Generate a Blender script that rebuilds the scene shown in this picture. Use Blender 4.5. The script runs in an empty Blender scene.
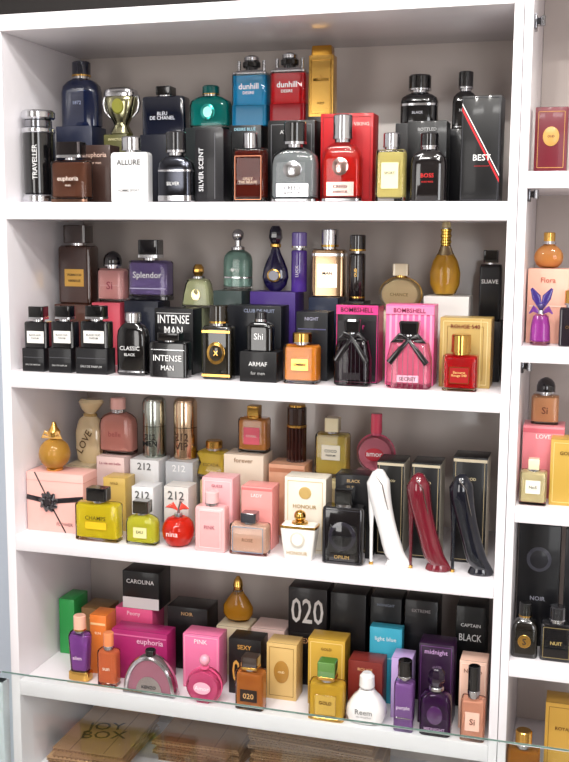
import bpy, bmesh, math, random
from mathutils import Vector, Matrix
random.seed(7)
sc=bpy.context.scene
sc.view_settings.view_transform='Standard'
# ---------------------------------------------------------------- materials
MC={}
def lin(h):
    r=[int(h[i:i+2],16)/255 for i in (0,2,4)]
    return tuple(c/12.92 if c<.04045 else ((c+.055)/1.055)**2.4 for c in r)+(1,)
def tint(c,f=.75):
    h=c.split(':')[1]; return 'C:'+''.join('%02x'%int(int(h[i:i+2],16)*(1-f)+255*f) for i in (0,2,4))
def Q(c): return 'Q:'+c.split(':')[1]
def M(s):
    """kind:hex  P paper/card  L lacquer  M metal  G tinted glass  C clear glass  Q liquid  T matt  W laminate"""
    if s in MC: return MC[s]
    k,h=s.split(':')
    m=bpy.data.materials.new({'P':'card','L':'lacquer','M':'metal','G':'tinted_glass','C':'clear_glass','Q':'perfume_liquid','T':'matte','W':'laminate'}[k]+'_'+h)
    m.use_nodes=True; nt=m.node_tree; b=nt.nodes['Principled BSDF']; I=b.inputs
    c=lin(h); I['Base Color'].default_value=c
    if k=='P':
        n=nt.nodes.new('ShaderNodeTexNoise'); n.inputs['Scale'].default_value=60
        r=nt.nodes.new('ShaderNodeMapRange'); r.inputs['To Min'].default_value=.3; r.inputs['To Max'].default_value=.46
        nt.links.new(n.outputs['Fac'],r.inputs['Value']); nt.links.new(r.outputs[0],I['Roughness'])
        I['Specular IOR Level'].default_value=.35; I['Coat Weight'].default_value=.15; I['Coat Roughness'].default_value=.08
    if k=='L': I['Roughness'].default_value=.1; I['Coat Weight'].default_value=.8; I['Coat Roughness'].default_value=.02
    if k=='M': I['Metallic'].default_value=1; I['Roughness'].default_value=.16
    if k=='G': I['Roughness'].default_value=.03; I['Transmission Weight'].default_value=.5; I['IOR'].default_value=1.45; I['Coat Weight'].default_value=.6
    if k=='C': I['Roughness'].default_value=.0; I['Transmission Weight'].default_value=1; I['IOR'].default_value=1.36
    if k=='Q': I['Roughness'].default_value=.05; I['Transmission Weight'].default_value=.14; I['IOR'].default_value=1.33
    if k=='T': I['Roughness'].default_value=.7
    if k=='W':
        I['Roughness'].default_value=.25; I['Coat Weight'].default_value=.35; I['Coat Roughness'].default_value=.08
        n=nt.nodes.new('ShaderNodeTexNoise'); n.inputs['Scale'].default_value=6; n.inputs['Detail'].default_value=6
        mx=nt.nodes.new('ShaderNodeMixRGB'); mx.inputs[1].default_value=c; mx.inputs[2].default_value=tuple(v*.93 for v in c[:3])+(1,)
        nt.links.new(n.outputs['Fac'],mx.inputs[0]); nt.links.new(mx.outputs[0],I['Base Color'])
    MC[s]=m; return m
# ---------------------------------------------------------------- mesh builder
class P:
    def __init__(s): s.bm=bmesh.new(); s.m=[]
    def mi(s,mat):
        if mat not in s.m: s.m.append(mat)
        return s.m.index(mat)
    def box(s,x,y,z0,w,d,h,mat,bev=.0006,rz=0,seg=2):
        i=s.mi(mat); vs=[]
        c,sn=math.cos(rz),math.sin(rz)
        for dz in (0,h):
            for a,b in ((-1,-1),(1,-1),(1,1),(-1,1)):
                px,py=a*w/2,b*d/2
                vs.append(s.bm.verts.new((x+px*c-py*sn,y+px*sn+py*c,z0+dz)))
        fs=[s.bm.faces.new([vs[k] for k in q]) for q in ((3,2,1,0),(4,5,6,7),(0,1,5,4),(1,2,6,5),(2,3,7,6),(3,0,4,7))]
        for f in fs: f.material_index=i
        bev=min(bev,w*.3,d*.3,h*.3)
        if bev>0:
            es=list({e for f in fs for e in f.edges})
            bmesh.ops.bevel(s.bm,geom=es,offset=bev,offset_type='OFFSET',segments=seg,profile=.5,affect='EDGES')
    def loft(s,secs,mat,n=2,seg=32,cx=0,cy=0,axis='z'):
        i=s.mi(mat); rings=[]
        for sec in secs:
            t,hw,hd=sec[:3]; ox=sec[3] if len(sec)>3 else 0
            hw=max(hw,1e-5); hd=max(hd,1e-5); r=[]
            for k in range(seg):
                a=2*math.pi*(k+.5)/seg; c,q=math.cos(a),math.sin(a)
                px=hw*math.copysign(abs(c)**(2/n),c)+cx+ox; py=hd*math.copysign(abs(q)**(2/n),q)+cy
                r.append(s.bm.verts.new((px,py,t) if axis=='z' else (px,t,py)))
            rings.append(r)
        for A,B in zip(rings,rings[1:]):
            for k in range(seg):
                f=s.bm.faces.new((A[k],A[(k+1)%seg],B[(k+1)%seg],B[k])); f.material_index=i
        for r in (rings[0][::-1],rings[-1]):
            f=s.bm.faces.new(r); f.material_index=i
    def cyl(s,z0,z1,r,mat,cx=0,cy=0,n=2,rd=None,b=None):
        rd=rd or r; b=b if b is not None else min(r*.12,(z1-z0)*.2)
        s.loft([(z0,r-b,rd-b),(z0+b,r,rd),(z1-b,r,rd),(z1,r-b,rd-b)],mat,n,cx=cx,cy=cy)
    def ball(s,z,r,mat,cx=0,cy=0,sz=1):
        s.loft([(z+r*sz*math.sin(a),r*math.cos(a),r*math.cos(a)) for a in [math.pi*(k/12-.5) for k in range(13)]],mat,2,24,cx,cy)
    def tube(s,pts,rad,mat,seg=12,ry=1.):
        i=s.mi(mat); rings=[]
        pts=[Vector(p) for p in pts]
        for k,p in enumerate(pts):
            t=(pts[min(k+1,len(pts)-1)]-pts[max(k-1,0)]).normalized()
            up=Vector((0,1,0)) if abs(t.y)<.8 else Vector((0,0,1))
            nn=t.cross(up).normalized(); bb=t.cross(nn).normalized()
            r=rad[k] if isinstance(rad,(list,tuple)) else rad
            rings.append([s.bm.verts.new(p+nn*r*math.cos(a)+bb*r*ry*math.sin(a)) for a in [2*math.pi*j/seg for j in range(seg)]])
        for A,B in zip(rings,rings[1:]):
            for k in range(seg):
                f=s.bm.faces.new((A[k],A[(k+1)%seg],B[(k+1)%seg],B[k])); f.material_index=i
        for r in (rings[0][::-1],rings[-1]): s.bm.faces.new(r).material_index=i
    def prism(s,pts,y0,y1,mat,bev=.001):
        i=s.mi(mat)
        A=[s.bm.verts.new((x,y0,z)) for x,z in pts]; B=[s.bm.verts.new((x,y1,z)) for x,z in pts]
        n=len(pts); fs=[s.bm.faces.new(A[::-1]),s.bm.faces.new(B)]
        for k in range(n): fs.append(s.bm.faces.new((A[k],A[(k+1)%n],B[(k+1)%n],B[k])))
        for f in fs: f.material_index=i
        if bev: 
            es=list(fs[0].edges)+list(fs[1].edges)
            bmesh.ops.bevel(s.bm,geom=es,offset=bev,offset_type='OFFSET',segments=2,profile=.5,affect='EDGES')
    def text(s,body,x,z,y,width,mat,rot=0,height=None,flat=False):
        i=s.mi(mat)
        cu=bpy.data.curves.new('t','FONT'); cu.body=body; cu.resolution_u=2; cu.align_x='CENTER'; cu.space_line=.85; cu.offset=.008
        ob=bpy.data.objects.new('t',cu); sc.collection.objects.link(ob)
        me=ob.to_mesh()
        if len(me.vertices):
            xs=[v.co.x for v in me.vertices]; ys=[v.co.y for v in me.vertices]
            mx,my=(min(xs)+max(xs))/2,(min(ys)+max(ys))/2
            k=width/(max(xs)-min(xs)); kz=k if height is None else height/(max(ys)-min(ys))
            c,q=math.cos(rot),math.sin(rot); vs=[]
            for v in me.vertices:
                a,b=(v.co.x-mx)*k,(v.co.y-my)*kz
                co=(x+a*c-b*q,y,z+a*q+b*c)
                if flat: co=(co[0],co[2],y)
                vs.append(s.bm.verts.new(co))
            for p in me.polygons:
                try: s.bm.faces.new([vs[j] for j in p.vertices]).material_index=i
                except ValueError: pass
        ob.to_mesh_clear(); bpy.data.objects.remove(ob); bpy.data.curves.remove(cu)
    def deco(s,dl,w,h,yf):
        for n_,t in enumerate(dl):
            e=.00022*n_
            if t[0]=='t':
                ww=t[4]*(.72 if len(t[1])<=5 and t[1] not in('212','020') and len(t)<8 else .95)
                s.text(t[1],t[2]*w,t[3]*h,yf-.0014-e,ww*w,t[5],math.radians(t[6]) if len(t)>6 and t[6] else 0,t[7]*h if len(t)>7 else None)
            elif t[0]=='r': s.box(t[1]*w,yf+.0002-e/2,(t[2]-t[4]/2)*h,t[3]*w,.0012+e,t[4]*h,t[5],.0002,seg=1)
            elif t[0]=='f':
                _,x,z,fw,fh,col=t; q=.0008
                for sx in (-1,1): s.box(x*w+sx*fw*w/2,yf+.0001-e/2,(z-fh/2)*h,q,.0011+e,fh*h,col,0)
                for sz in (-1,1): s.box(x*w,yf+.0001-e/2,(z+sz*fh/2)*h-q/2,fw*w,.0011+e,q,col,0)
            elif t[0]=='o': s.loft([(yf-.0012-e,t[3]*w/2*.96,t[4]*h/2*.96),(yf-.0009-e,t[3]*w/2,t[4]*h/2),(yf+.0004,t[3]*w/2,t[4]*h/2)],t[5],2,28,t[1]*w,t[2]*h,'y')
    def done(s,name,x,y,z,rz=0):
        for f in s.bm.faces: f.smooth=True
        bmesh.ops.recalc_face_normals(s.bm,faces=s.bm.faces)
        for e in s.bm.edges:
            if len(e.link_faces)==2:
                if e.link_faces[0].material_index!=e.link_faces[1].material_index or e.calc_face_angle(0)>.6: e.smooth=False
        me=bpy.data.meshes.new(name); s.bm.to_mesh(me); s.bm.free()
        for c in s.m: me.materials.append(M(c))
        ob=bpy.data.objects.new(name,me); sc.collection.objects.link(ob)
        ob.location=(x,y,z); ob.rotation_euler=(0,0,math.radians(rz)); return ob
mm=.001
# ---------------------------------------------------------------- generic carton
def pk(X,zb,w,h,Y,d,col,deco=(),c=0,name='perfume_box',rz=0,trim=None,side=None):
    sh=d*(1000-X)/1000*.55; w-=sh
    if not c: X-=sh/2
    w,h,d=w*mm,h*mm,d*mm
    p=P(); p.box(0,0,0,w,d,h,col,.0008)
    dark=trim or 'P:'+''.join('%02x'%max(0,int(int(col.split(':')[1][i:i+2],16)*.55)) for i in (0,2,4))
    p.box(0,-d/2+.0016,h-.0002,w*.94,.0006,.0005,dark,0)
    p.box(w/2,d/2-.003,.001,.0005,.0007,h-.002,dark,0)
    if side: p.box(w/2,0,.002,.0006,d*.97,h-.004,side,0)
    p.deco(deco,w,h,-d/2)
    return p.done(name,X*mm,(Y*mm+d/2),zb,rz)
# ---------------------------------------------------------------- generic bottle
PR={'slab':[(0,.93,.9),(.025,1,1),(.93,1,1),(.975,.97,.95),(1,.9,.8)],
 'shoulder':[(0,.92,.9),(.03,1,1),(.72,1,1),(.85,.93,.95),(.94,.72,.8),(1,.42,.6)],
 'round':[(0,.42,.5),(.04,.62,.7),(.15,.84,.86),(.3,.97,.97),(.45,1,1),(.6,.97,.97),(.75,.83,.85),(.88,.6,.65),(1,.3,.4)],
 'taper':[(0,.72,.8),(.03,.78,.85),(.5,.9,.95),(.93,1,1),(1,.9,.8)],
 'flare':[(0,.95,.9),(.03,1,1),(.4,.93,.95),(.8,.78,.9),(.95,.66,.8),(1,.4,.6)],
 'cyl':[(0,.95,.95),(.02,1,1),(.95,1,1),(.985,.96,.96),(1,.85,.85)],
 'waist':[(0,.9,.9),(.03,1,1),(.25,.92,.95),(.5,.8,.88),(.75,.92,.95),(.93,1,1),(1,.7,.7)],
 'tear':[(0,.35,.5),(.03,.5,.6),(.15,.85,.85),(.32,1,1),(.5,.92,.92),(.7,.66,.7),(.85,.42,.55),(1,.26,.4)]}
def bt(X,zb,w,h,Y,d,body,bh=.72,prof='slab',n=9,cap=('cyl',.4,'L:111111'),liq=None,deco=(),rnd=0,neck='M:c9c9cc',name='perfume_bottle',rz=0,bands=(),base=None,neckw=.24):
    yc=Y+d/2
    if rnd: w*=.95; d=w; 
    else: w-=d*(1000-X)/1000*.3
    w,h,d=w*mm,h*mm,d*mm; H=h*bh; p=P(); pr=PR[prof]
    if body[0]=='G' and not liq: liq=body; body=tint(body)
    if liq:
        p.loft([(z*H,a*w/2,b*d/2) for z,a,b in pr],body,n)
        t=min(.0030,w*.06)
        z0=(.09 if not base else max(.09,base[0]+.02))
        p.loft([(H*z0+z*H*(.95-z0),max(a*w/2-t,.001),max(b*d/2-t*.7,.001)) for z,a,b in pr],Q(liq),n)
    else: p.loft([(z*H,a*w/2,b*d/2) for z,a,b in pr],body,n)
    if base: p.cyl(0,H*base[0],w/2*1.02,base[1],n=n,rd=d/2*1.02)
    for z0,z1,col in bands: p.cyl(z0*H,z1*H,w/2*1.012,col,n=n,rd=d/2*1.02,b=.0003)
    nh=max((h-H)*.16,.002); nr=min(w*neckw,d*.42)
    p.cyl(H-.001,H+nh,nr,neck)
    z0=H+nh*.8; k,cw,cc=cap[:3]; ch=h-z0; r=cw*w/2
    if k=='cyl':
        p.cyl(z0,h,r,cc,rd=min(r,d*.5)); p.cyl(z0,z0+ch*.12,r*1.04,cap[3] if len(cap)>3 else neck,rd=min(r,d*.5)*1.04,b=.0003)
    elif k=='box':
        p.loft([(z0,r*.96,min(r,d*.46)*.96),(z0+.001,r,min(r,d*.46)),(h-.001,r,min(r,d*.46)),(h,r*.94,min(r,d*.46)*.94)],cc,12)
        if len(cap)>3: p.cyl(z0,z0+ch*.18,r*1.03,cap[3],n=12,rd=min(r,d*.46)*1.04,b=.0003)
    elif k=='ball':
        rr=min(r,ch/2); p.ball(h-rr,rr,cc); 
        if ch>2*rr: p.cyl(z0,h-rr*1.7,rr*.5,neck)
        p.cyl(z0,z0+.002,rr*.8,neck)
    elif k=='dome':
        p.loft([(z0,r*.95,r*.95),(z0+ch*.06,r,r),(z0+ch*.45,r,r),(z0+ch*.7,r*.86,r*.86),(z0+ch*.88,r*.58,r*.58),(h,r*.15,r*.15)],cc)
        p.cyl(z0,z0+ch*.1,r*1.04,neck,b=.0002)
    elif k=='facet':
        p.loft([(z0,r*.6,r*.6),(z0+ch*.35,r,r),(z0+ch*.75,r*.9,r*.9),(h,r*.55,r*.55)],cc,2,8); p.cyl(z0-.001,z0+.002,r*.6,neck)
    p.deco(deco,w,H,-d/2)
    return p.done(name,X*mm,yc*mm,zb,rz)
# ================================================================= SHELVING
S1,S2,S3,S4=1.55,1.246,.938,.6506; W=.88; D=.30
Wm='W:f1edf1'; BkShade='W:cbc0b9'  # back boards: same white laminate, with shade put into the base colour
def slab(name,x0,x1,y0,y1,z0,z1,mat,bev=.0012):
    p=P(); p.box((x0+x1)/2,(y0+y1)/2,0,x1-x0,y1-y0,z1-z0,mat,bev); o=p.done(name,0,0,z0); return o
def empty(name):
    e=bpy.data.objects.new(name,None); sc.collection.objects.link(e); return e
u=empty('shelving_unit')
parts=[slab('side_panel_left',-.018,0,0,D+.012,0,1.872,Wm),slab('side_panel_right',.88,.8945,0,D+.012,0,1.872,Wm),
 slab('back_board',0,.88,D,D+.012,0,1.872,BkShade),slab('top_board',0,.88,-.004,D,1.8442,1.872,Wm),slab('bottom_board',0,.88,.002,D,.42,.45,Wm),slab('kick_board',0,.88,.03,.05,0,.42,Wm)]
for k,z in enumerate((S1,S2,S3,S4)): parts.append(slab('shelf_%d'%(k+1),0,.88,0,D,z-.030,z,Wm))
for o in parts: o.parent=u
u2=empty('side_shelving_unit')
parts=[slab('side_panel_left',.8955,.909,0,D+.012,0,1.96,Wm),slab('side_panel_right',1.80,1.818,0,D+.012,0,1.96,Wm),
 slab('back_board',.909,1.80,D,D+.012,0,1.96,BkShade),slab('top_board',.909,1.80,0,D,1.93,1.96,Wm)]
R1,R2,R3,R4,R5=1.5953,1.3248,1.0654,.8045,.6297-.06
for k,z in enumerate((R1,R2,R3,R4,R5)): parts.append(slab('shelf_%d'%(k+1),.909,1.80,0,D,z-.026,z,Wm))
for zz in (1.57,1.83,1.30):
    p=P(); p.box(0,0,0,.004,.03,.022,'M:77777c'); p.box(.006,-.004,.006,.012,.018,.010,'M:55555a'); p.cyl(.004,.018,.004,'M:99999c',cx=.011,cy=-.012)
    parts.append(p.done('hinge_bracket',.911,.03,zz-.02))
for o in parts: o.parent=u2
# room shell
slab('wall_back',-1.6,2.6,.33,.43,0,2.75,'W:c8d2e0'); slab('wall_left',-1.7,-1.6,-3.4,.43,0,2.75,'W:d5d3d3'); slab('wall_right',2.6,2.7,-3.4,.43,0,2.75,'W:d0c8c0')
slab('wall_front',-1.7,2.7,-3.5,-3.4,0,2.75,'W:8d8278')
slab('floor',-1.7,2.7,-3.5,.43,-.05,0,'W:a39a90'); slab('ceiling',-1.7,2.7,-3.5,.43,2.75,2.8,'W:f2f0ee')
slab('baseboard_back',-1.6,2.6,.315,.33,0,.08,'W:e8e6e4')
p=P(); p.box(0,0,0,.56,.29,.16,'T:15100f',.004); p.box(0,0,.16,.57,.30,.02,'T:2a201d',.003); p.box(0,-.146,.07,.1,.004,.02,'M:8a7a60'); p.done('dark_filler_case',.24,.145,1.872)  # made-up case, added to supply the dark area above the unit
# glass counter
g=empty('glass_counter')
pp=[]
p=P(); p.box(0,0,0,1.55,.55,.006,'C:f3faf8',0); p.box(0,.2756,.0012,1.545,.0008,.0036,'L:8fb0a6',0); pp.append(p.done('glass_top',.085+.775,-.2-.275,.759))
I=M('C:f3faf8').node_tree.nodes['Principled BSDF'].inputs; I['IOR'].default_value=1.14
for x in (.10,1.62):
    for y in (-.225,-.735): pp.append(slab('leg',x-.01,x+.01,y-.01,y+.01,0,.759,'L:dfe6ec',.002))
pp.append(slab('base_tray',.09,1.63,-.745,-.215,.10,.13,Wm))
for o in pp: o.parent=g
# ================================================================= ROW 1
K='L:0b0b0d'; KP='P:111114'; SV='M:cfd0d4'; GD='M:dcae5c'; WH='P:f0eeee'; CL='C:f8fafb'
p=P(); r=.031
p.cyl(0,.016,r,SV); p.cyl(.015,.128,r*.93,K); p.cyl(.125,.134,r*.98,SV); p.cyl(.133,.150,r*.8,'M:8d8e93'); p.cyl(.149,.165,r*.98,SV)
p.deco([('t','TRAVELLER',-.05,.44,1.05,'P:d8d8d8',90)],.062,.165,-r*.94); p.done('cylindrical_perfume_bottle',.034,.062,S1,20)
pk(151,S1,75,104,75,40,'P:3a2620',[('t','euphoria',0,.82,.8,'P:d8b8a8'),('t','for men',0,.7,.4,'P:d8b8a8')])
bt(114,S1,79,106,20,28,'G:7a5240',.70,'slab',8,('box',.66,'M:4a4546',SV),deco=[('t','euphoria',0,.55,.6,'P:e6d4c8'),('t','men',0,.4,.2,'P:e6d4c8')],base=(.1,'M:8a6a5a'))
bt(231,S1,76,113,20,25,'L:ececed',.76,'slab',12,('cyl',.5,SV),deco=[('t','ALLURE',0,.8,.66,'P:444444'),('t','HOMME SPORT',0,.24,.6,'P:777777')])
bt(314,S1,69,120,20,30,'M:4b4d55',.66,'shoulder',4,('cyl',.56,'L:17171b'),deco=[('t','SILVER',0,.4,.4,'P:e0e0e0')],base=(.18,SV),bands=[(.66,.7,SV)])
pk(380,S1,67,124,40,45,'P:161519',[('t','SILVER SCENT',-.28,.45,1.5,'P:d8d8dc',90),('r',.2,.5,.03,.9,'P:5a5a60')])
bt(449,S1,62,115,20,28,'G:6e2a20',.78,'slab',9,('cyl',.44,SV),deco=[('t','ONLY\nTHE BRAVE',0,.4,.6,'P:e8c8b0'),('f',0,.45,.8,.8,'M:b07a60')])
pk(515,S1,96,139,75,50,'P:0e0e10',[('f',0,.5,.86,.9,'P:77777c'),('t','AVENTUS',0,.86,.5,'P:cccccc')])
def creed(X,w,h,Y,d,body,capc,lab):
    bt(X,S1,w,h,Y,d,body,.68,'shoulder',7,('cyl',.5,capc,SV),deco=[('o',0,.6,.42,.3,lab),('r',0,.22,.72,.24,lab),('t','CREED',0,.26,.5,'P:222222'),('t','AVENTUS',0,.17,.4,'P:222222'),('t','CC',0,.6,.2,'P:333333')],bands=[(.02,.06,SV)])
creed(525,82,132,25,32,'G:a0a6a8','L:151515','M:d5d5d8')
pk(610,S1,100,148,75,45,'P:b8141c',[('t','VIKING',.28,.88,.3,'P:f0d0c8'),('f',0,.5,.9,.92,'P:8a0c12')])
creed(608,68,141,20,32,'G:d82a22',SV,'M:e0bcb4')
bt(690,S1,50,110,20,28,CL,.76,'slab',11,('cyl',.58,SV),liq='G:f2e08a',deco=[('r',0,.5,.6,.5,'P:f0e6b8'),('t','SPORT',0,.55,.5,'P:555555')])
pk(743,S1,71,133,80,45,'P:0c0c0e',[('t','BOTTLED',0,.9,.5,'P:b0b0b0')])
bt(751,S1,60,109,20,32,'L:141012',.76,'shoulder',4,('cyl',.5,K),deco=[('t','BOSS',0,.5,.5,'P:d02828'),('t','HUGO BOSS',0,.38,.34,'P:d02828')])
p=P(); p.box(0,0,0,.062,.045,.165,'P:09090b',.0008)
p.deco([('t','BEST',.05,.42,.62,'P:f0f0f0'),('f',0,.5,.93,.96,'P:3a3a40'),('r',.05,.34,.4,.006,'P:c01820')],.062,.165,-.0225)
p.prism([(-.03,.148),(-.03,.142),(.031,.03),(.031,.036)],-.0234,-.0224,'P:c8202a',0); p.prism([(-.03,.154),(-.03,.151),(.031,.040),(.031,.043)],-.0234,-.0224,'P:e8e8e8',0)
p.done('perfume_box',.833,.056,S1,-3)
def sup(X,zb,w,h,col,Y=145,d=60,deco=()): pk(X,zb,w,h,145,60,col,deco,c=1)
sup(62,S1,106,146,'P:141b33'); sup(147,S1,75,129,'P:54522c',deco=[('t','INVICTUS',0,.93,.6,'P:d8d0a0')]); sup(233,S1,97,127,'P:0f1220')
sup(322,S1,94,138,'P:0e1719'); sup(402,S1,80,140,'P:121416',deco=[('t','DESIRE BLUE',0,.95,.7,'P:9ac8d8')]); sup(474,S1,76,140,'P:1b1214',deco=[('t','DESIRE',0,.95,.5,'P:d89a9a')]); sup(546,S1,70,152,'P:1a1412')
sup(715,S1,90,137,'P:101013'); sup(791,S1,55,126,'P:141418')
zb=S1+.146
bt(60,zb,88,123,165,38,'L:0b1838',.74,'shoulder',4,('cyl',.46,'L:0a1026',GD),deco=[('t','1872',0,.5,.3,'P:9aa4c0')])
p=P(); w=.066
p.loft([(0,w*.30,.012),(.004,w*.33,.014),(.012,w*.26,.011),(.02,w*.2,.009),(.026,w*.24,.011),(.04,w*.36,.015),(.058,w*.44,.017),(.07,w*.46,.018),(.074,w*.43,.016)],'M:a8a684',3)
p.loft([(.072,w*.45,.018),(.078,w*.47,.019),(.084,w*.44,.018),(.088,w*.3,.012)],SV,4)
for s_ in (-1,1): p.tube([(s_*w*.38,0,.07),(s_*w*.52,0,.072),(s_*w*.55,0,.06),(s_*w*.5,0,.045),(s_*w*.34,0,.034)],[.003,.0035,.0035,.003,.002],SV)
p.loft([(-.0185,.011,.013),(-.012,.014,.017)],'Q:a8a850',2,24,0,.054,'y'); p.done('trophy_perfume_bottle',.145,.178,S1+.129)
bt(234,S1+.127,92,90,165,35,'L:0c1224',.80,'slab',12,('box',.36,K),deco=[('t','BLEU\nDE CHANEL',0,.5,.62,'P:e4e6ee')])
bt(323,S1+.138,82,78,165,35,'G:0f9a94',.76,'shoulder',7,('cyl',.42,'G:0c6a68',GD),deco=[('o',0,.5,.36,.5,'M:3fb8b0'),('o',0,.5,.24,.34,'M:8fd8c8')])
def dunhill(X,zb,w,h,col,dk):
    p=P(); w=w*mm;h=h*mm;d=.034
    p.loft([(0,w/2*.95,d/2*.9),(.002,w/2,d/2),(h*.30,w/2,d/2)],dk,12)
    p.loft([(h*.295,w/2,d/2),(h*.72,w/2,d/2),(h*.74,w/2*.96,d/2*.95)],tint(col,.7),12)
    p.loft([(h*.297,w/2-.0025,d/2-.0015),(h*.715,w/2-.0025,d/2-.0015)],Q(col),12)
    p.loft([(h*.735,w/2*.98,d/2),(h*.755,w/2*.98,d/2),(h*.79,w/2*.7,d/2*.8)],SV,10)
    p.cyl(h*.78,h*.84,w*.17,'L:222226'); p.cyl(h*.83,h*.92,w*.25,K,rd=d*.44); p.cyl(h*.915,h*.985,w*.21,SV,rd=d*.4); p.cyl(h*.98,h,w*.12,K)
    for s_ in (-1,1): p.cyl(h*.76,h*.93,w*.05,SV,cx=s_*w*.36)
    p.deco([('t','dunhill',0,.56,.6,'P:f0f4f6'),('t','DESIRE',0,.47,.34,'P:f0f4f6')],w,h,-d/2)
    p.done('perfume_bottle',X*mm,.182,zb)
dunhill(402,S1+.140,66,126,'G:1aa6d8','Q:0e6890'); dunhill(474,S1+.140,66,128,'G:e01828','Q:8a0c18')
p=P(); w=.047;h=.124
p.loft([(0,w/2*.96,.013),(.002,w/2,.0145),(h*.86,w/2*.96,.0135),(h*.865,w/2*.93,.013)],GD,16)
p.loft([(h*.865,w*.4,.0125),(h*.99,w*.38,.0115),(h,w*.36,.011)],'M:c89640',14)
p.deco([('f',0,.43,.74,.74,'M:9a7028'),('t','1\nMILLION',0,.55,.6,'M:6a4a18'),('t','999.9',0,.2,.36,'M:6a4a18')],w,h,-.0146); p.done('gold_bar_perfume_bottle',.537,.175,S1+.152)
bt(710,S1+.137,68,84,160,36,'L:0c0c0f',.64,'shoulder',3,('cyl',.6,K,SV),bands=[(.58,.66,SV)],deco=[('t','BLACK',0,.36,.4,'P:b8b8c0')])
bt(789,S1+.126,44,98,160,35,K,.66,'shoulder',5,('cyl',.6,'L:161618',SV),bands=[(.05,.09,SV)],deco=[('t','NOIR',0,.5,.5,'P:c8c8c8')])
# ================================================================= ROW 2
for X,w,h,bw in ((41,62,42,53),(95,62,44,52),(158,78,46,60)):
    pk(X,S2,w,h,10,34,'P:17171a',[('t','EAU DE PARFUM',0,.3,.7,'P:b8b8b8'),('r',0,.62,.9,.03,'P:55555a')],c=1)
    bt(X+3,S2+h*mm,bw,76,15,26,'L:121215',.64,'slab',14,('box',.66,K,SV),deco=[('r',0,.42,.76,.46,'P:e8e6e2'),('t','BLACK OUD',0,.5,.55,'P:222222'),('t','PARFUM',0,.38,.34,'P:444444')],name='mini_perfume_bottle')
bt(231,S2,64,112,15,30,K,.84,'shoulder',4,('cyl',.5,SV),deco=[('t','CLASSIC',0,.52,.7,'P:d8d8d8'),('t','BLACK',0,.4,.5,'P:d8d8d8')],bands=[(.06,.09,SV)])
pk(305,S2,91,118,60,45,'P:101012',[('t','INTENSE',0,.84,.86,'P:ececec',0,.13),('t','MAN',0,.67,.5,'P:ececec',0,.12),('r',0,.93,.9,.012,'P:c8c8c8')])
bt(305,S2,76,79,10,28,'L:151518',.8,'slab',10,('box',.6,K),deco=[('t','INTENSE',0,.55,.8,'P:ececec',0,.17),('t','MAN',0,.28,.36,'P:ececec',0,.14),('r',0,.78,.9,.03,SV)])
bt(393,S2,60,129,15,30,'L:16130c',.72,'slab',6,('cyl',.62,'L:1c160c',GD),deco=[('o',0,.5,.6,.42,GD),('o',0,.5,.45,.3,'L:2a2112'),('t','X',0,.5,.22,GD),('r',0,.9,.95,.05,GD),('r',0,.08,.95,.05,GD)])
pk(471,S2,79,52,10,45,'P:1a1a1c',[('t','ARMAF',0,.6,.7,'P:e0e0e0'),('t','for men',0,.3,.4,'P:a8a8a8')],c=1)
bt(469,S2+.052,50,67,20,26,K,.76,'shoulder',6,('cyl',.44,'L:1c1c20'),deco=[('t','Shi',0,.5,.5,'P:e8e8e8')])
pk(450,S2,115,126,75,50,'P:101218',[('t','CLUB DE NUIT',.1,.93,.6,'P:8890a8')])
pk(558,S2,68,119,60,50,'P:0e1016',[('t','NIGHT',0,.9,.6,'P:a0a0b8'),('r',0,.75,.9,.02,'P:4a4a70')])
bt(545,S2,64,87,10,32,CL,.76,'slab',12,('cyl',.56,GD),liq='G:f8962c',deco=[('r',0,.5,.5,.3,GD),('t','OMBRE',0,.5,.5,'P:402008')])
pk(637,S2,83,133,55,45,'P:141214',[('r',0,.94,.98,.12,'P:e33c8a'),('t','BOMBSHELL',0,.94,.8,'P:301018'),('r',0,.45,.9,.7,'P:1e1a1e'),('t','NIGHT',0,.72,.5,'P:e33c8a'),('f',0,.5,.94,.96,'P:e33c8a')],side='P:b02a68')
def sash(X,w,h,col,lab):
    p=P();w=w*mm;h=h*mm;d=.03;H=h*.76
    S=[(0,w*.44,d*.42),(.003,w*.5,d*.5),(H*.55,w*.5,d*.5),(H*.9,w*.42,d*.46),(H,w*.22,d*.3)]
    p.loft(S,tint(col,.6),5); p.loft([(.008+z*.88,a-.002,b-.0015) for z,a,b in S],Q(col),5)
    for k in range(-3,4): p.loft([(.004,.0006,.0006,0),(H*.86,.0006,.0006,-k*w*.008)],'M:e8b8c8' if 'f' in col[2:4] else 'M:55505a',2,6,cx=k*w*.12,cy=-d*.5)
    p.cyl(H-.001,H+h*.05,w*.17,SV); p.loft([(H+h*.045,w*.2,w*.2),(h*.97,w*.23,w*.23),(h,w*.2,w*.2)],'L:0d0d10',6)
    p.box(0,0,H*.955,w*.5,d*.72,.006,'L:131015',.001)
    for s_ in (-1,1):
        p.tube([(0,-d*.42,H*.97),(s_*w*.2,-d*.5,H*1.03),(s_*w*.34,-d*.48,H*.93),(s_*w*.12,-d*.46,H*.93)],[.003,.005,.006,.002],'L:131015',ry=.35)
        p.tube([(0,-d*.45,H*.95),(s_*w*.2,-d*.56,H*.75),(s_*w*.42,-d*.56,H*.5)],[.0025,.004,.005],'L:131015',ry=.3)
    p.deco([('r',0,.2,.5,.14,lab),('t','SECRET',0,.2,.4,'P:222222')],w,H,-d/2); return p
sash(633,62,112,'G:2a1020','P:1c1018').done('ribbon_perfume_bottle',.633,.027,S2)
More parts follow.
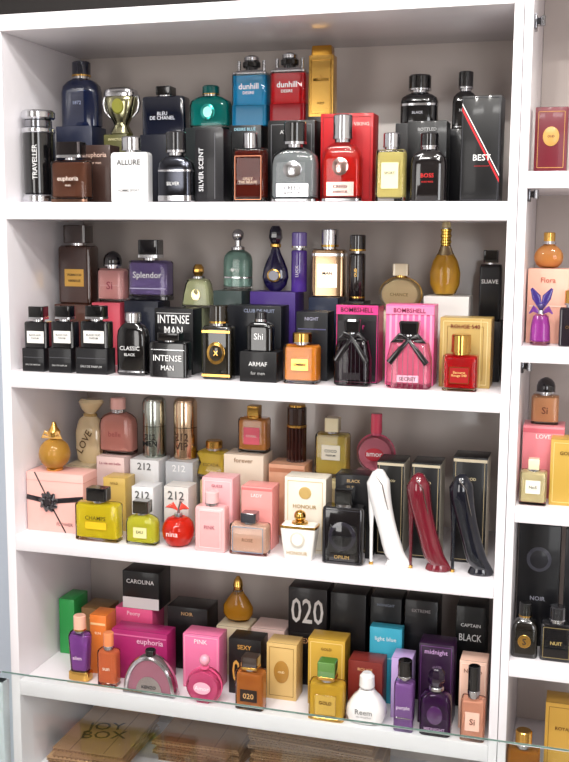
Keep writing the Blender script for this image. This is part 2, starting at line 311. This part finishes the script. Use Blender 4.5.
pk(726,S2,88,136,55,45,'P:ee6aa0',[('r',x/10,.5,.05,.96,'P:f7a8c8') for x in (-4,-2.8,-1.6,-.4,.8,2,3.2,4.4)]+[('r',0,.93,1,.1,'P:f28ab4'),('t','BOMBSHELL',0,.93,.7,'P:801840')],side='P:d85890')
sash(728,74,112,'G:fa90b0','P:f4b8cc').done('ribbon_perfume_bottle',.728,.027,S2)
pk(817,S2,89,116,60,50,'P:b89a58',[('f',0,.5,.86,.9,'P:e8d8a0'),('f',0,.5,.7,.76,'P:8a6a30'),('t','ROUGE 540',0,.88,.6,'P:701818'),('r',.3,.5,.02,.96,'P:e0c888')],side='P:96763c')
bt(812,S2,58,92,12,34,CL,.64,'slab',12,('cyl',.56,GD,GD),liq='G:c40c14',deco=[('r',0,.45,.56,.44,'P:a01014'),('t','Baccarat\nRouge 540',0,.48,.46,'P:e8c078'),('f',0,.45,.56,.44,GD)],neck=GD)
sup(46,S2,98,114,'P:4a2a20'); sup(122,S2,88,119,'P:c04858'); sup(195,S2,96,124,'P:101626'); sup(285,S2,76,112,'P:c0c6a0')
sup(368,S2,76,147,'P:3a4a48'); sup(455,S2,104,147,'P:4a2f86'); sup(550,S2,69,139,'P:16233e'); sup(608,S2,46,133,'P:1a1a1e')
sup(679,S2,90,117,'P:e8dcc0'); sup(770,S2,86,146,'P:f0eeea'); sup(842,S2,50,104,'P:141418')
bt(46,S2+.114,80,152,165,40,'L:3c2118',.74,'slab',16,('box',.7,'L:2c1812'),deco=[('r',0,.45,.6,.3,GD),('t','TOBACCO',0,.5,.46,'P:2a1a10'),('t','VANILLE',0,.4,.4,'P:2a1a10')])
bt(121,S2+.119,66,98,165,32,'G:f8c0bc',.66,'slab',7,('dome',.62,'L:17141a'),deco=[('t','Si',0,.5,.3,'P:a04050'),('r',0,.5,.7,.02,'P:f0c8c8')])
bt(200,S2+.124,90,115,165,35,'G:9a88bc',.66,'slab',10,('box',.5,'L:15151c',SV),deco=[('t','Splendor',0,.62,.76,'P:f0eef4'),('r',0,.3,.9,.03,'P:c0b8d8')],base=(.12,'L:181820'))
bt(298,S2+.112,67,82,165,30,CL,.68,'flare',7,('facet',.36,GD),liq='G:e6e8b4',deco=[('o',0,.45,.3,.4,'M:d8cfa0')])
bt(376,S2+.147,60,113,165,35,'G:a8ccc0',.66,'shoulder',3,('ball',.42,SV),deco=[('t','I\u2665NY',0,.5,.5,'P:f0f4f0')],bands=[(.3,.34,SV)])
bt(451,S2+.147,54,119,165,24,'L:1a1440',.68,'tear',2,('facet',.5,'L:15122a'),neck=GD,deco=[('o',0,.36,.5,.3,GD),('o',0,.36,.4,.23,'L:2a2250')],name='teardrop_perfume_bottle')
bt(496,S2+.147,31,108,165,25,'L:5a3aa0',.7,'cyl',2,('cyl',.96,'L:7a66b8',SV),rnd=1,deco=[('t','LUCK',0,.5,1.0,'P:e8e0f4',90)],name='slim_perfume_bottle')
bt(552,S2+.139,66,122,165,35,'M:b99a7a',.70,'slab',7,('cyl',.52,SV,GD),deco=[('r',0,.45,.6,.5,'M:d8c8b0'),('t','MAN',0,.5,.4,'P:40302a')],bands=[(.86,.92,SV)])
bt(606,S2+.133,31,118,160,25,'L:221a1c',.72,'cyl',2,('cyl',.98,'L:1a1416',GD),rnd=1,bands=[(.06,.1,GD)],deco=[('t','OUD',0,.6,.7,GD,90)],name='slim_perfume_bottle')
def disc(X,zb,w,h,yc,d,glass,liq,ring,capm,txt,cap='box',labc='P:705030',name='round_perfume_bottle',lab=None,el=1.):
    p=P();w=w*mm;h=h*mm;d=d*mm;R=w/2;cz=R*.97*el
    if glass[0]=='G': glass=tint(glass,.7)
    p.loft([(-d/2,R*.86,R*.86*el),(-d*.36,R*.97,R*.97*el),(0,R,R*el),(d*.36,R*.97,R*.97*el),(d/2,R*.86,R*.86*el)],glass,2,40,0,cz,'y')
    p.loft([(-d*.38,R*.84,R*.84*el),(d*.38,R*.84,R*.84*el)],Q(liq),2,40,0,cz,'y')
    if ring: p.tube([(R*math.cos(a),0,cz+el*R*math.sin(a)) for a in [2*math.pi*k/32 for k in range(33)]],.0016,ring,8)
    p.box(0,0,0,R*.7,d*.8,.004,ring or glass)
    z=cz+R*.96*el; p.cyl(z,z+.005,R*.28,ring or SV)
    if cap=='box': p.loft([(z+.004,R*.36,R*.26),(h-.001,R*.36,R*.26),(h,R*.32,R*.22)],capm,12)
    elif cap=='ball': p.ball(h-min(R*.3,(h-z)/2),min(R*.3,(h-z)/2),capm)
    else: p.cyl(z+.004,h,R*.3,capm)
    if lab: p.loft([(-d/2-.0009,R*.5,R*.34),(-d/2+.0003,R*.5,R*.34)],lab,2,28,0,cz,'y')
    p.text(txt,0,cz,-d/2-.0014,R*.85,labc); return p.done(name,X*mm,yc*mm,zb)
disc(684,S2+.117,76,84,180,32,CL,'G:f4dcac',GD,'L:efe3c4','CHANCE',labc='P:8a6a3a',el=.8)
p=P()
p.loft([(0,.014,.012),(.004,.02,.016),(.02,.026,.018),(.04,.027,.018),(.06,.022,.016),(.075,.013,.012),(.088,.0085,.0085)],tint('G:e6b84e',.6),2)
p.loft([(.004,.014,.012),(.02,.0235,.016),(.04,.0245,.016),(.06,.0195,.014),(.07,.012,.010)],'Q:f6cc58',2)
for k in range(6): p.cyl(.086+k*.005,.0915+k*.005,.0085+.0012*(k%2),'M:e2c060')
p.cyl(.114,.118,.007,SV); p.ball(.122,.0085,'G:f2e4b0'); p.done('amphora_perfume_bottle',.762,.182,S2+.146)
bt(842,S2+.104,38,122,165,32,'P:131316',.8,'slab',14,('box',.7,K),deco=[('t','SUAVE',0,.7,1.1,'P:ececec')])
# ================================================================= ROW 3
p=P(); w=.118;h=.113;d=.058
p.box(0,0,0,w,d,h,'P:efb7ae',.001); p.box(0,0,h*.86,w+.0012,d+.0012,.0006,'P:d89a92',0)
y=-d/2-.0008; cx,cz=-.012,.058
for a in (8,172,118,-60):
    a_=math.radians(a); L=.075
    t=1
    for lim,v,dv in ((w/2,cx,math.cos(a_)),(-w/2,cx,math.cos(a_)),(h,cz,math.sin(a_)),(0,cz,math.sin(a_))):
        if abs(dv)>1e-3:
            q=(lim-v)/dv
            if q>0: t=min(t,q/L)
    wd=a in (8,172)
    p.tube([(cx,y,cz),(cx+L*math.cos(a_)*t,y,cz+L*math.sin(a_)*t)],.0048 if wd else .0014,'L:18141a',6,ry=.12)
for k in range(9):
    a_=2*math.pi*k/9; p.tube([(cx,y-.001,cz),(cx+.011*math.cos(a_),y-.004,cz+.011*math.sin(a_)),(cx+.02*math.cos(a_+.25),y-.002,cz+.02*math.sin(a_+.25))],[.002,.007,.002],'L:1c161c',8,ry=.35)
p.loft([(y-.0065,.006,.006),(y-.004,.008,.008),(y,.008,.008)],'L:2c2428',2,20,cx,cz,'y')
p.text('FLOWER',.02,.016,y-.0004,.034,'P:8a5a5a'); p.done('ribbon_perfume_box',.0625,.068,S3)
p=P()
p.ball(.032,.030,tint('G:d6a94a',.6)); p.ball(.032,.0275,'Q:e8bc60'); p.cyl(0,.006,.016,GD); p.cyl(.058,.066,.008,GD); p.loft([(.065,.011,.011),(.074,.012,.012),(.082,.007,.007),(.092,.003,.003)],GD)
for s_ in (-1,1): p.tube([(0,-.006,.066),(s_*.014,-.01,.074),(s_*.02,-.009,.065),(0,-.008,.063)],[.002,.004,.004,.002],'L:c99a50',ry=.4)
p.done('spherical_perfume_bottle',.049,.066,S3+.113)
sup(54,S3,86,104,'P:d8c8a8'); sup(126,S3,88,127,'P:f0d4d0',deco=[('t','La vie est belle',0,.9,.8,'P:b06070')])
p=P()
p.loft([(0,.024,.016),(.006,.030,.019),(.03,.033,.021),(.06,.033,.021),(.085,.026,.016),(.094,.014,.009),(.1,.012,.008),(.108,.02,.013),(.122,.028,.018,.003),(.128,.024,.014,.004)],'L:d9c39a',2,28)
p.cyl(.092,.099,.0155,'L:b0925c',rd=.0105); p.text('LOVE',.0,.045,-.0228,.05,'P:5a4020',math.radians(60)); p.done('satin_pouch',.062,.19,S3+.104,-8)
bt(127,S3+.127,82,112,165,35,'G:f8b8ac',.74,'shoulder',6,('cyl',.42,'L:f0b8b0',SV),deco=[('t','belle',0,.5,.5,'P:c06868')])
sup(198,S3,86,126,'P:e4e4e6',deco=[('t','212',0,.9,.5,'P:555555')]); sup(270,S3,80,127,'P:c0c2c6',deco=[('t','212',0,.9,.5,'P:ffffff')]); sup(335,S3,66,95,'P:d8c090')
sup(400,S3,98,149,'P:efe0cc',deco=[('t','forever',0,.93,.5,'P:a08060')]); sup(484,S3,86,136,'P:e0a888',deco=[('r',0,.92,.96,.06,'P:c08060')]); sup(562,S3,84,112,'P:e6d8a8'); sup(645,S3,86,128,'P:f0c0c8')
def pill(X,zb,h,r,c1,c2,txt,tc):
    p=P(); h=h*mm; r=r*mm
    p.loft([(0,r*.9,r*.9),(.002,r,r),(h*.52,r,r)],c1); p.cyl(h*.515,h*.535,r*.96,K); p.loft([(h*.53,r,r),(h*.9,r,r),(h*.97,r*.9,r*.9),(h,r*.6,r*.6)],c2)
    p.text(txt,0,h*.3,-r-.0006,r*1.3,tc,0); p.done('capsule_perfume_bottle',X*mm,.185,zb)
pill(203,S3+.126,118,23,'M:a8b0a6','M:b8beb6','212\nMEN','P:222222'); pill(268,S3+.127,118,23,'M:d8b898','M:e8ccac','212\nVIP','P:4a3020')
bt(328,S3+.095,72,71,165,35,CL,.74,'waist',6,('cyl',.5,GD),liq='G:f4d04a',deco=[('t','ESCADA',0,.5,.5,'P:6a4a10')])
bt(409,S3+.149,64,89,165,35,CL,.74,'slab',8,('box',.4,GD),liq='G:f8a85a',deco=[('r',0,.5,.55,.5,'P:e8667a'),('t','CORAL',0,.5,.5,'P:f8e8e0')],neck=GD)
p=P()
for k in range(14):
    a=2*math.pi*k/14; p.loft([(0,.0035,.0035),(.066,.0035,.0035)],'L:3a1a16',2,8,cx=.0155*math.cos(a),cy=.0155*math.sin(a))
p.cyl(.0,.066,.0155,'L:2c1210'); p.cyl(.065,.070,.019,GD); p.cyl(.069,.104,.0185,'L:34201c'); p.cyl(.103,.108,.016,GD); p.done('fluted_perfume_bottle',.492,.185,S3+.136)
bt(563,S3+.112,67,112,165,30,CL,.74,'slab',12,('box',.42,'L:efe4c0'),liq='G:f4d668',deco=[('r',0,.58,.56,.34,'P:f6f0dc'),('t','COCO',0,.62,.5,'P:222222'),('t','PARFUM',0,.52,.3,'P:222222')])
disc(645,S3+.128,70,108,180,32,'G:f8c0cc','G:f8a0b2','L:e06080','L:e8506c','amor','cyl','P:ffffff',lab='P:c83040')
pk(164,S3,66,102,82,45,'P:c8a85a',[('t','GOLD',0,.9,.5,'P:5a4010')],c=1)
bt(163,S3,93,99,5,28,CL,.72,'slab',10,('box',.46,K),liq='G:f8de2c',deco=[('t','CHAMPS',0,.62,.5,'P:5a4a08'),('r',0,.42,.5,.2,'P:e8c020')])
pk(241,S3,62,95,60,45,'P:dcdcde',[('t','212',0,.84,.7,'P:444444'),('t','NYC',0,.7,.3,'P:444444')]); pk(307,S3,65,100,60,45,'P:d4cfca',[('t','212',0,.84,.7,'P:555555'),('r',0,.6,.9,.02,'P:999999')])
bt(249,S3,66,81,8,26,CL,.68,'shoulder',6,('box',.5,'L:2a2418'),liq='G:e6e040',deco=[('r',0,.42,.44,.36,'P:e8e0a0'),('t','EAU',0,.45,.3,'P:444400')])
p=P(); R=.029
A=[(.001,R*.35,R*.35),(.0,R*.5,R*.5),(.006,R*.78,R*.78),(.018,R*.98,R*.98),(.030,R*1.02,R*1.02),(.042,R*.92,R*.92),(.050,R*.7,R*.7),(.053,R*.45,R*.45),(.050,R*.22,R*.22)]
p.loft(A,tint('G:f85040',.55),2); p.loft([(z*.9+.0035,a*.91,b*.91) for z,a,b in A[1:7]],'Q:fa4828',2)
p.cyl(.049,.060,R*.26,SV); p.tube([(0,0,.058),(.002,0,.07),(.006,0,.082)],[.003,.0022,.003],'M:c0a0a0')
for s_ in (-1,1): p.tube([(0,0,.064),(s_*.010,-.002,.074),(s_*.022,-.003,.070)],[.001,.006,.001],'L:e84838',ry=.25)
p.text('nina',0,.028,-R*1.03-.001,.022,'P:f8d8d0'); p.done('apple_perfume_bottle',.314,.032,S3)
pk(388,S3,73,124,55,45,'P:eeb4b8',[('f',0,.5,.86,.9,'P:f8dcdc'),('t','GUESS',0,.88,.5,'P:a05868')])
bt(383,S3,61,108,8,26,'L:f2b6b6',.76,'slab',10,('cyl',.44,'L:f4c4c4',SV),deco=[('t','PINK',0,.55,.5,'P:b06070'),('f',0,.5,.7,.8,'P:f8d8d8')])
pk(462,S3,71,113,55,45,'P:ee9c98',[('t','LADY',0,.86,.5,'P:fff0f0'),('r',0,.96,1,.04,'P:e07a78')])
bt(453,S3,74,75,10,28,CL,.74,'slab',12,('box',.4,'L:303038'),liq='G:fcccb0',deco=[('f',0,.5,.8,.8,'P:80a0c0'),('t','ROSE',0,.5,.4,'P:906048')])
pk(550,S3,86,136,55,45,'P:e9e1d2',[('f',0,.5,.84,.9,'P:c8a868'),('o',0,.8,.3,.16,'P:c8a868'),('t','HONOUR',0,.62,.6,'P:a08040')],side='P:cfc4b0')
bt(544,S3,69,86,8,34,'L:efece6',.72,'taper',10,('ball',.34,GD),deco=[('o',0,.6,.4,.44,'P:d8cfc0'),('o',0,.6,.3,.33,'L:f6f4ee'),('t','HONOUR',0,.22,.6,'P:b08a40')],neck=GD,bands=[(.9,.97,GD)])
pk(636,S3,74,147,55,45,'P:111013',[('t','BLACK',0,.93,.5,'P:c0a070')])
bt(623,S3,76,132,8,34,'L:0e0c10',.76,'slab',9,('box',.42,K),deco=[('o',0,.5,.66,.5,'L:2a2832'),('o',0,.5,.5,.38,'L:121216'),('f',0,.5,.86,.9,'P:2e2c34'),('t','OPIUM',0,.14,.5,'P:b09058')])
for X,w,h,c in ((690,58,169,'P:171614'),(752,58,170,'P:121113'),(827,64,185,'P:131214')):
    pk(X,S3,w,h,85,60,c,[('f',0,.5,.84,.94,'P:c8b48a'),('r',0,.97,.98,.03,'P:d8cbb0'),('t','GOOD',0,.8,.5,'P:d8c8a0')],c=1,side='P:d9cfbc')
# stiletto flacons: heel cup at top, steep arch, ball of foot, pointed toe, thin heel
def heel(X,col,hl,h=164,lean=0):
    p=P(); h=h*mm; w=.072
    path=[(-.15,1.0),(-.19,.985),(-.225,.955),(-.25,.91),(-.26,.85),(-.245,.77),(-.205,.68),(-.15,.58),(-.085,.47),(-.015,.36),(.05,.26),(.115,.175),(.20,.115),(.31,.078),(.42,.05),(.52,.03)]
    rad=[.004,.0105,.0150,.0180,.0192,.0192,.0180,.0168,.0160,.0158,.0165,.0168,.0150,.0116,.0072,.0016]
    p.tube([(x*w,0,z*h) for x,z in path],rad,col,24,ry=.85)
    # vamp seam and outsole
    p.tube([(.02*w,-.0005,.004),(.15*w,0,.0025),(.32*w,0,.0018),(.50*w,0,.0020)],[.004,.012,.0095,.002],hl,16,ry=.18) if 0 else None
    p.loft([(.0,.019,.0105),(.002,.021,.0115),(.006,.020,.011),(.012,.017,.010)],col,2,28,cx=w*.22)
    p.tube([(-.29*w,0,.97*h),(-.40*w,0,.86*h),(-.43*w,0,.72*h),(-.425*w,0,.4*h),(-.42*w,0,.0)],[.010,.0115,.0062,.0032,.0026],hl,14)
    p.cyl(0,.005,.0038,GD,cx=-.42*w)
    p.tube([(-.30*w,-.0155,.97*h),(-.14*w,-.0172,.88*h),(-.08*w,-.0165,.76*h),(.0*w,-.0145,.62*h)],[.0006,.0009,.0009,.0005],'M:b8b0a8',6)
    p.done('high_heel_perfume_bottle',X*mm,.028,S3,lean)
heel(700,'L:f4f2f2','L:f0eeee'); heel(768,'L:6e1526','L:5a1020',162); heel(839,'L:0b0f1c','L:0b0f1c',166)
# ================================================================= ROW 4
sup(24,S4,66,115,'P:2f9a4c'); sup(84,S4,84,102,'P:7a5a34',deco=[('t','GOLD',0,.8,.5,'P:e8c070')]); sup(172,S4,106,112,'P:e8588c',deco=[('t','Peony',0,.9,.5,'P:fbd0e0')])
pk(187,S4+.112,104,76,145,60,'P:1c1a1c',[('r',0,.16,1.0,.3,'P:ece8e8'),('t','CAROLINA',0,.74,.8,'P:f0f0f0')],c=1)
sup(285,S4,107,126,'P:191517',deco=[('t','NOIR',0,.9,.4,'P:c8a070')]); sup(377,S4,84,97,'P:eadcbc'); sup(449,S4,84,101,'P:e8c8c0')
p=P(); T_=[(0,.010,.009),(.003,.022,.015),(.015,.030,.017),(.03,.030,.017),(.045,.021,.014),(.058,.011,.010),(.066,.008,.008)]
p.loft(T_,tint('G:dca23a',.6),2); p.loft([(z*.9+.003,a*.88,b*.86) for z,a,b in T_[1:6]],'Q:f0bc44',2); p.cyl(.064,.072,.009,GD); p.loft([(.071,.010,.010),(.082,.008,.008),(.09,.003,.003)],GD); p.done('teardrop_perfume_bottle',.377,.182,S4+.097)
pk(527,S4,90,102,145,60,'P:1b1819',[('t','SEXY',0,.86,.6,'P:d8a070')],c=1)
pk(527,S4+.102,90,88,145,60,'P:231f21',[('t','020',0,.5,.88,'P:d9d4d2',0,.55)],c=1)
sup(605,S4,80,188,'P:121012',deco=[('t','DEC',-.1,.5,.8,'P:d8d8d8',90)]); pk(685,S4,63,143,112,25,'P:3fb0cc',[('t','light blue',0,.85,.7,'P:e8f8fc'),('r',0,.6,.9,.02,'P:8ad8e8')])
sup(676,S4,68,187,'P:101216',deco=[('t','MIDNIGHT',0,.93,.6,'P:9098a8')]); sup(741,S4,68,189,'P:121013',deco=[('t','EXTREME',0,.9,.6,'P:a8a0a0')])
pk(834,S4,58,189,140,60,'P:0b0c0e',[('t','CAPTAIN',0,.82,.7,'P:e0e0e0'),('t','BLACK',0,.7,.8,'P:e0e0e0',0,.07),('o',0,.45,.5,.16,'P:7a7a80')])
pk(139,S4,56,118,75,45,'P:e07a34',[('r',0,.85,.9,.04,'P:f4c890'),('t','SUN',0,.7,.5,'P:fff0d0')])
pk(226,S4,133,97,70,45,'P:a82868',[('t','euphoria',.2,.8,.5,'P:f0c0d8'),('r',0,.9,.98,.03,'P:d870a0')])
pk(350,S4,88,105,70,45,'P:ec7aa6',[('t','PINK',0,.88,.5,'P:fff0f6'),('f',0,.5,.9,.92,'P:f8b8d0')])
pk(435,S4,76,107,70,45,'P:1a1616',[('t','020',0,.42,.8,'P:d8a050',0,.4),('t','SEXY',0,.86,.6,'P:d8a050')])
pk(505,S4,69,107,70,45,'P:d8b472',[('f',0,.5,.8,.86,'P:8a6428'),('o',0,.5,.5,.4,'P:b08038'),('t','OUD',0,.5,.3,'P:fff0c8')])
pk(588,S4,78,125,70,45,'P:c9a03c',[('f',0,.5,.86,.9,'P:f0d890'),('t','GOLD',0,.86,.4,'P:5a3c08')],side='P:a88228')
pk(661,S4,70,97,60,45,'P:7a2a24',[('t','ROUGE',0,.85,.6,'P:e8b080')]); pk(725,S4,43,111,60,45,'P:c0a4d8',[('t','iris',0,.88,.5,'P:5a3a80')])
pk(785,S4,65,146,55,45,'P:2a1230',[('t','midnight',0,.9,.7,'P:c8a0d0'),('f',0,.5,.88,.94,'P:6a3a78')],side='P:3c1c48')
pk(848,S4,50,123,55,45,'P:eac2ae',[('t','Narciso',0,.86,.7,'P:805040'),('f',0,.5,.88,.92,'P:f8e0d0')])
bt(107,S4,49,128,30,25,'G:a864bc',.74,'taper',5,('cyl',.56,'L:f0b8a0',GD),base=(.2,GD),deco=[('t','alien',0,.5,.6,'P:f0d0e8')])
bt(169,S4,46,103,25,25,'G:f49060',.68,'slab',6,('cyl',.5,'L:f0905a',SV),deco=[('t','sun',0,.5,.5,'P:fff0d8')])
p=P(); R=.052
pts=[(R*math.cos(math.pi*k/28),.006+R*1.35*math.sin(math.pi*k/28)) for k in range(29)]
inn=[(R*.50*math.cos(math.pi*k/28),.006+R*.62*math.sin(math.pi*k/28)) for k in range(29)]
p.tube([(x*.9,0,z*.96) for x,z in pts],.0068,'M:c8c2c6',12,ry=1.7)
p.prism([(x*.86,z*.92) for x,z in pts],-.008,.008,'G:c8889c',.001)
p.prism(inn,-.0105,.0105,'M:d6d2d6',.001); p.box(0,0,0,R*2,.026,.009,'M:a8a4aa',.002); p.cyl(.07,.088,.010,K)
p.text('KENZO',0,.018,-.0112,.028,'P:333338'); p.done('arched_perfume_bottle',.262,.020,S4)
disc(368,S4,66,90,21,30,'G:f890b8','G:f468a0','L:e85a8c','L:f2a8bc','Amor','ball','P:fff0f4',lab='P:f7b8cc')
bt(457,S4,57,101,5,28,CL,.74,'slab',10,('box',.56,'L:33231a',GD),liq='G:d47c34',deco=[('r',0,.4,.6,.3,'P:2a1a14'),('t','020',0,.4,.4,'P:e8b878')])
bt(598,S4,67,109,5,30,'G:f0c84c',.66,'slab',7,('box',.5,'L:5a8a3c',GD),deco=[('r',0,.45,.6,.5,'M:eecb6a'),('t','GOLD',0,.5,.5,'P:5a3c08')],base=(.1,GD))
p=P(); p.loft([(0,.024,.020),(.003,.030,.024),(.018,.0355,.027),(.034,.033,.026),(.048,.023,.019),(.056,.015,.013),(.060,.013,.012)],'L:f3f1f0',3)
p.cyl(.059,.064,.011,SV); p.loft([(.063,.012,.012),(.066,.014,.014),(.084,.013,.013),(.09,.008,.008)],'L:f0eeee'); p.text('Reem',0,.028,-.0278,.03,'P:8a8a8a'); p.text('eau de parfum',0,.019,-.0278,.026,'P:9a9a9a'); p.done('vase_perfume_bottle',.666,.033,S4)
bt(735,S4,36,128,5,25,'G:a878c0',.72,'slab',8,('cyl',.7,K,SV),deco=[('t','purple',0,.5,.7,'P:f0e0f4',0),('r',0,.3,.8,.02,SV)])
bt(789,S4,55,119,5,30,'G:4a1c58',.68,'shoulder',7,('facet',.6,'L:1c0c24'),deco=[('o',0,.5,.5,.4,'L:4a2258'),('t','MIDNIGHT',0,.2,.7,'P:c8a8d0')])
bt(852,S4,42,132,5,26,'G:fabca0',.58,'slab',10,('cyl',.5,K,SV),deco=[('r',0,.5,.6,.44,'P:f6c8b4'),('t','Si',0,.5,.3,'P:703828')])
# ================================================================= RIGHT UNIT
pk(941,R1,51,99,30,50,'P:6a1424',[('f',0,.5,.8,.86,'P:c89850'),('o',0,.55,.5,.3,'P:c89850'),('t','OUD',0,.55,.3,'P:4a0c18')])
pk(945,R2,66,120,60,60,'P:f0b49e',[('t','Flora',0,.85,.5,'P:b06050'),('r',0,.5,.9,.02,'P:f8d8c8')])
bt(942,R2+.12,47,58,75,30,CL,.68,'round',3,('cyl',.4,GD),liq='G:f8a85a')
p=P(); F=[(0,.012,.009),(.003,.016,.012),(.03,.015,.011),(.046,.012,.009),(.05,.007,.007)]
p.loft(F,tint('G:c060c0',.6),3); p.loft([(.006+z*.8,a*.84,b*.8) for z,a,b in F],'Q:cc60c4',3)
p.cyl(.049,.056,.005,SV); p.ball(.062,.006,'L:3a2a6a')
for s_ in (-1,1):
    p.tube([(0,0,.055),(s_*.008,0,.076),(s_*.016,0,.09)],[.002,.007,.002],'G:4a3a9a',ry=.2); p.tube([(0,0,.05),(s_*.012,-.002,.058),(s_*.018,-.002,.05)],[.002,.005,.001],'G:8a4ab0',ry=.2)
p.done('winged_perfume_bottle',.936,.028,R2)
bt(982,R2,35,88,15,26,'L:1c1620',.7,'slab',8,('cyl',.6,GD),deco=[('t','OUD',0,.5,.6,GD)])
pk(947,R3,68,121,70,60,'P:e88a94',[('t','LOVE',0,.86,.5,'P:fff0f0'),('r',0,.94,1,.06,'P:d86a78')])
bt(946,R3+.121,45,78,85,30,'G:f4bc90',.62,'slab',7,('dome',.7,'L:17141a'),deco=[('t','Si',0,.5,.3,'P:703828')])
bt(935,R3,43,75,15,28,CL,.74,'slab',12,('box',.42,'L:efe4c0'),liq='G:f6e4ac',deco=[('r',0,.55,.56,.4,'P:f6f0dc'),('t','No5',0,.55,.4,'P:333333')])
pk(986,R3,52,108,30,50,'P:c8a248',[('f',0,.5,.8,.9,'P:f0d890'),('t','GOLD',0,.8,.6,'P:5a3c08')])
pk(948,R4,70,212,80,60,'P:0e0e12',[('o',0,.72,.6,.2,'P:3a3a44'),('o',0,.72,.44,.15,'P:1c1c22'),('t','NOIR',0,.4,.5,'P:8a8a96')]); pk(1022,R4,66,210,80,60,'P:121216',[('t','BLACK',0,.8,.6,'P:a0a0a8')])
bt(931,R4,43,92,20,28,'L:16130f',.7,'shoulder',6,('cyl',.5,K,GD),deco=[('o',0,.45,.5,.34,GD),('t','S',0,.45,.2,'P:222222')])
bt(982,R4,52,91,20,28,'L:101014',.7,'slab',9,('cyl',.5,'L:1b1b20',SV),deco=[('t','NUIT',0,.5,.5,'P:c0a868'),('f',0,.5,.8,.8,'P:8a7a50')])
pk(999,R5,60,146,60,50,'P:c89c44',[('f',0,.5,.8,.9,'P:7a5418'),('t','ROYAL',0,.7,.6,'P:5a3008')])
bt(936,R5,56,105,15,30,'G:c88838',.7,'slab',8,('cyl',.5,GD),deco=[('t','oud',0,.5,.4,'P:2a1608')])
# ================================================================= CARDBOARD on bottom board
def stack(name,x,y,w,d,n,rz,cols,z=.45,mess=5,prt=None):
    p=P(); zz=0
    for k in range(n):
        t=.006; a=math.radians(random.uniform(-mess,mess)); ox,oy=random.uniform(-.008,.008),random.uniform(-.008,.008)
        p.box(ox,oy,zz,w,d,.0012,cols[k%len(cols)],0,a)
        for j in range(int(w/.009)):
            q=-w/2+.0045+j*.009; p.box(ox+q*math.cos(a)+d*.498*math.sin(a),oy+q*math.sin(a)-d*.498*math.cos(a),zz+.0012,.0025,.002,t-.0024,'T:7a5a38',0,a)
        p.box(ox,oy,zz+.0014,w*.99,d*.97,t-.0028,'T:8f6c46',0,a); p.box(ox,oy,zz+t-.0012,w,d,.0012,cols[(k+1)%len(cols)],0,a)
        for q in (-.25,.22): p.box(ox+q*w,oy,zz+t,.0015,d*.98,.0003,'T:6a4c30',0,a)
        zz+=t
    if prt: p.text(prt,0,0,zz+.0012,w*.6,'T:3a2a22',math.radians(12),flat=True)
    return p.done(name,x,y,z,rz)
cb=['T:a07c56','T:b08c64','T:8f6c48']
stack('flattened_cardboard_stack',.10,.16,.15,.20,6,4,cb,prt='JOY\nBOX'); stack('flattened_cardboard_stack',.305,.205,.17,.13,8,0,cb,mess=9); stack('flattened_cardboard_stack',.54,.215,.25,.14,15,0,cb,mess=3)
# ================================================================= LIGHT
def area(name,loc,sx,sy,e,rot=(0,0,0),col=(1,1,1)):
    l=bpy.data.lights.new(name,'AREA'); l.shape='RECTANGLE'; l.size=sx; l.size_y=sy; l.energy=e; l.color=col
    o=bpy.data.objects.new(name,l); sc.collection.objects.link(o); o.location=loc; o.rotation_euler=rot
for k,(x,y) in enumerate(((.1,-1.0),(1.2,-1.0),(.1,-2.4),(1.2,-2.4))):
    p=P(); p.box(0,0,0,.64,.34,.02,'L:f4f4f4',.003); p.done('ceiling_light_panel',x,y,2.73)
    area('ceiling_lamp_%d'%(k+1),(x,y,2.72),.6,.3,22 if k<2 else 19,(math.radians(12),0,0),(1,.98,.95))
for k,x in enumerate((.2,.75,1.3)):  # added spots with made-up housings, for sharp glints on the bottles
    p=P(); p.cyl(0,.07,.035,'L:eeeeee'); p.cyl(-.004,.0,.028,'L:ffffff'); p.done('glint_spot_housing',x,-1.75,2.68)
    area('glint_lamp_%d'%(k+1),(x,-1.75,2.67),.06,.06,11,(math.radians(38),0,0),(1,.96,.91))
area('fill_light',(1.9,-3.3,1.5),.9,1.5,26,(math.radians(90),0,math.radians(12)),(.97,.98,1))  # added fill light behind the camera, no window there
area('fill_light_left',(-.6,-3.3,1.4),.9,1.5,20,(math.radians(90),0,math.radians(-14)),(1,.97,.94))  # second added fill, on the left, likewise without a window
w=bpy.data.worlds.new('World'); sc.world=w; w.use_nodes=True; w.node_tree.nodes['Background'].inputs[0].default_value=(.9,.9,1,1); w.node_tree.nodes['Background'].inputs[1].default_value=.5
# ================================================================= CAMERA
cd=bpy.data.cameras.new('camera'); co=bpy.data.objects.new('camera',cd); sc.collection.objects.link(co)
Mx=Matrix.Rotation(.2844,4,'Z')@Matrix.Rotation(math.pi/2-.1383,4,'X')@Matrix.Rotation(.0071,4,'Z'); Mx.translation=(1.0099,-1.6712,1.494); co.matrix_world=Mx
cd.sensor_fit='VERTICAL'; cd.sensor_height=36; cd.lens=1042.2*36/762; cd.clip_start=.02
sc.camera=co
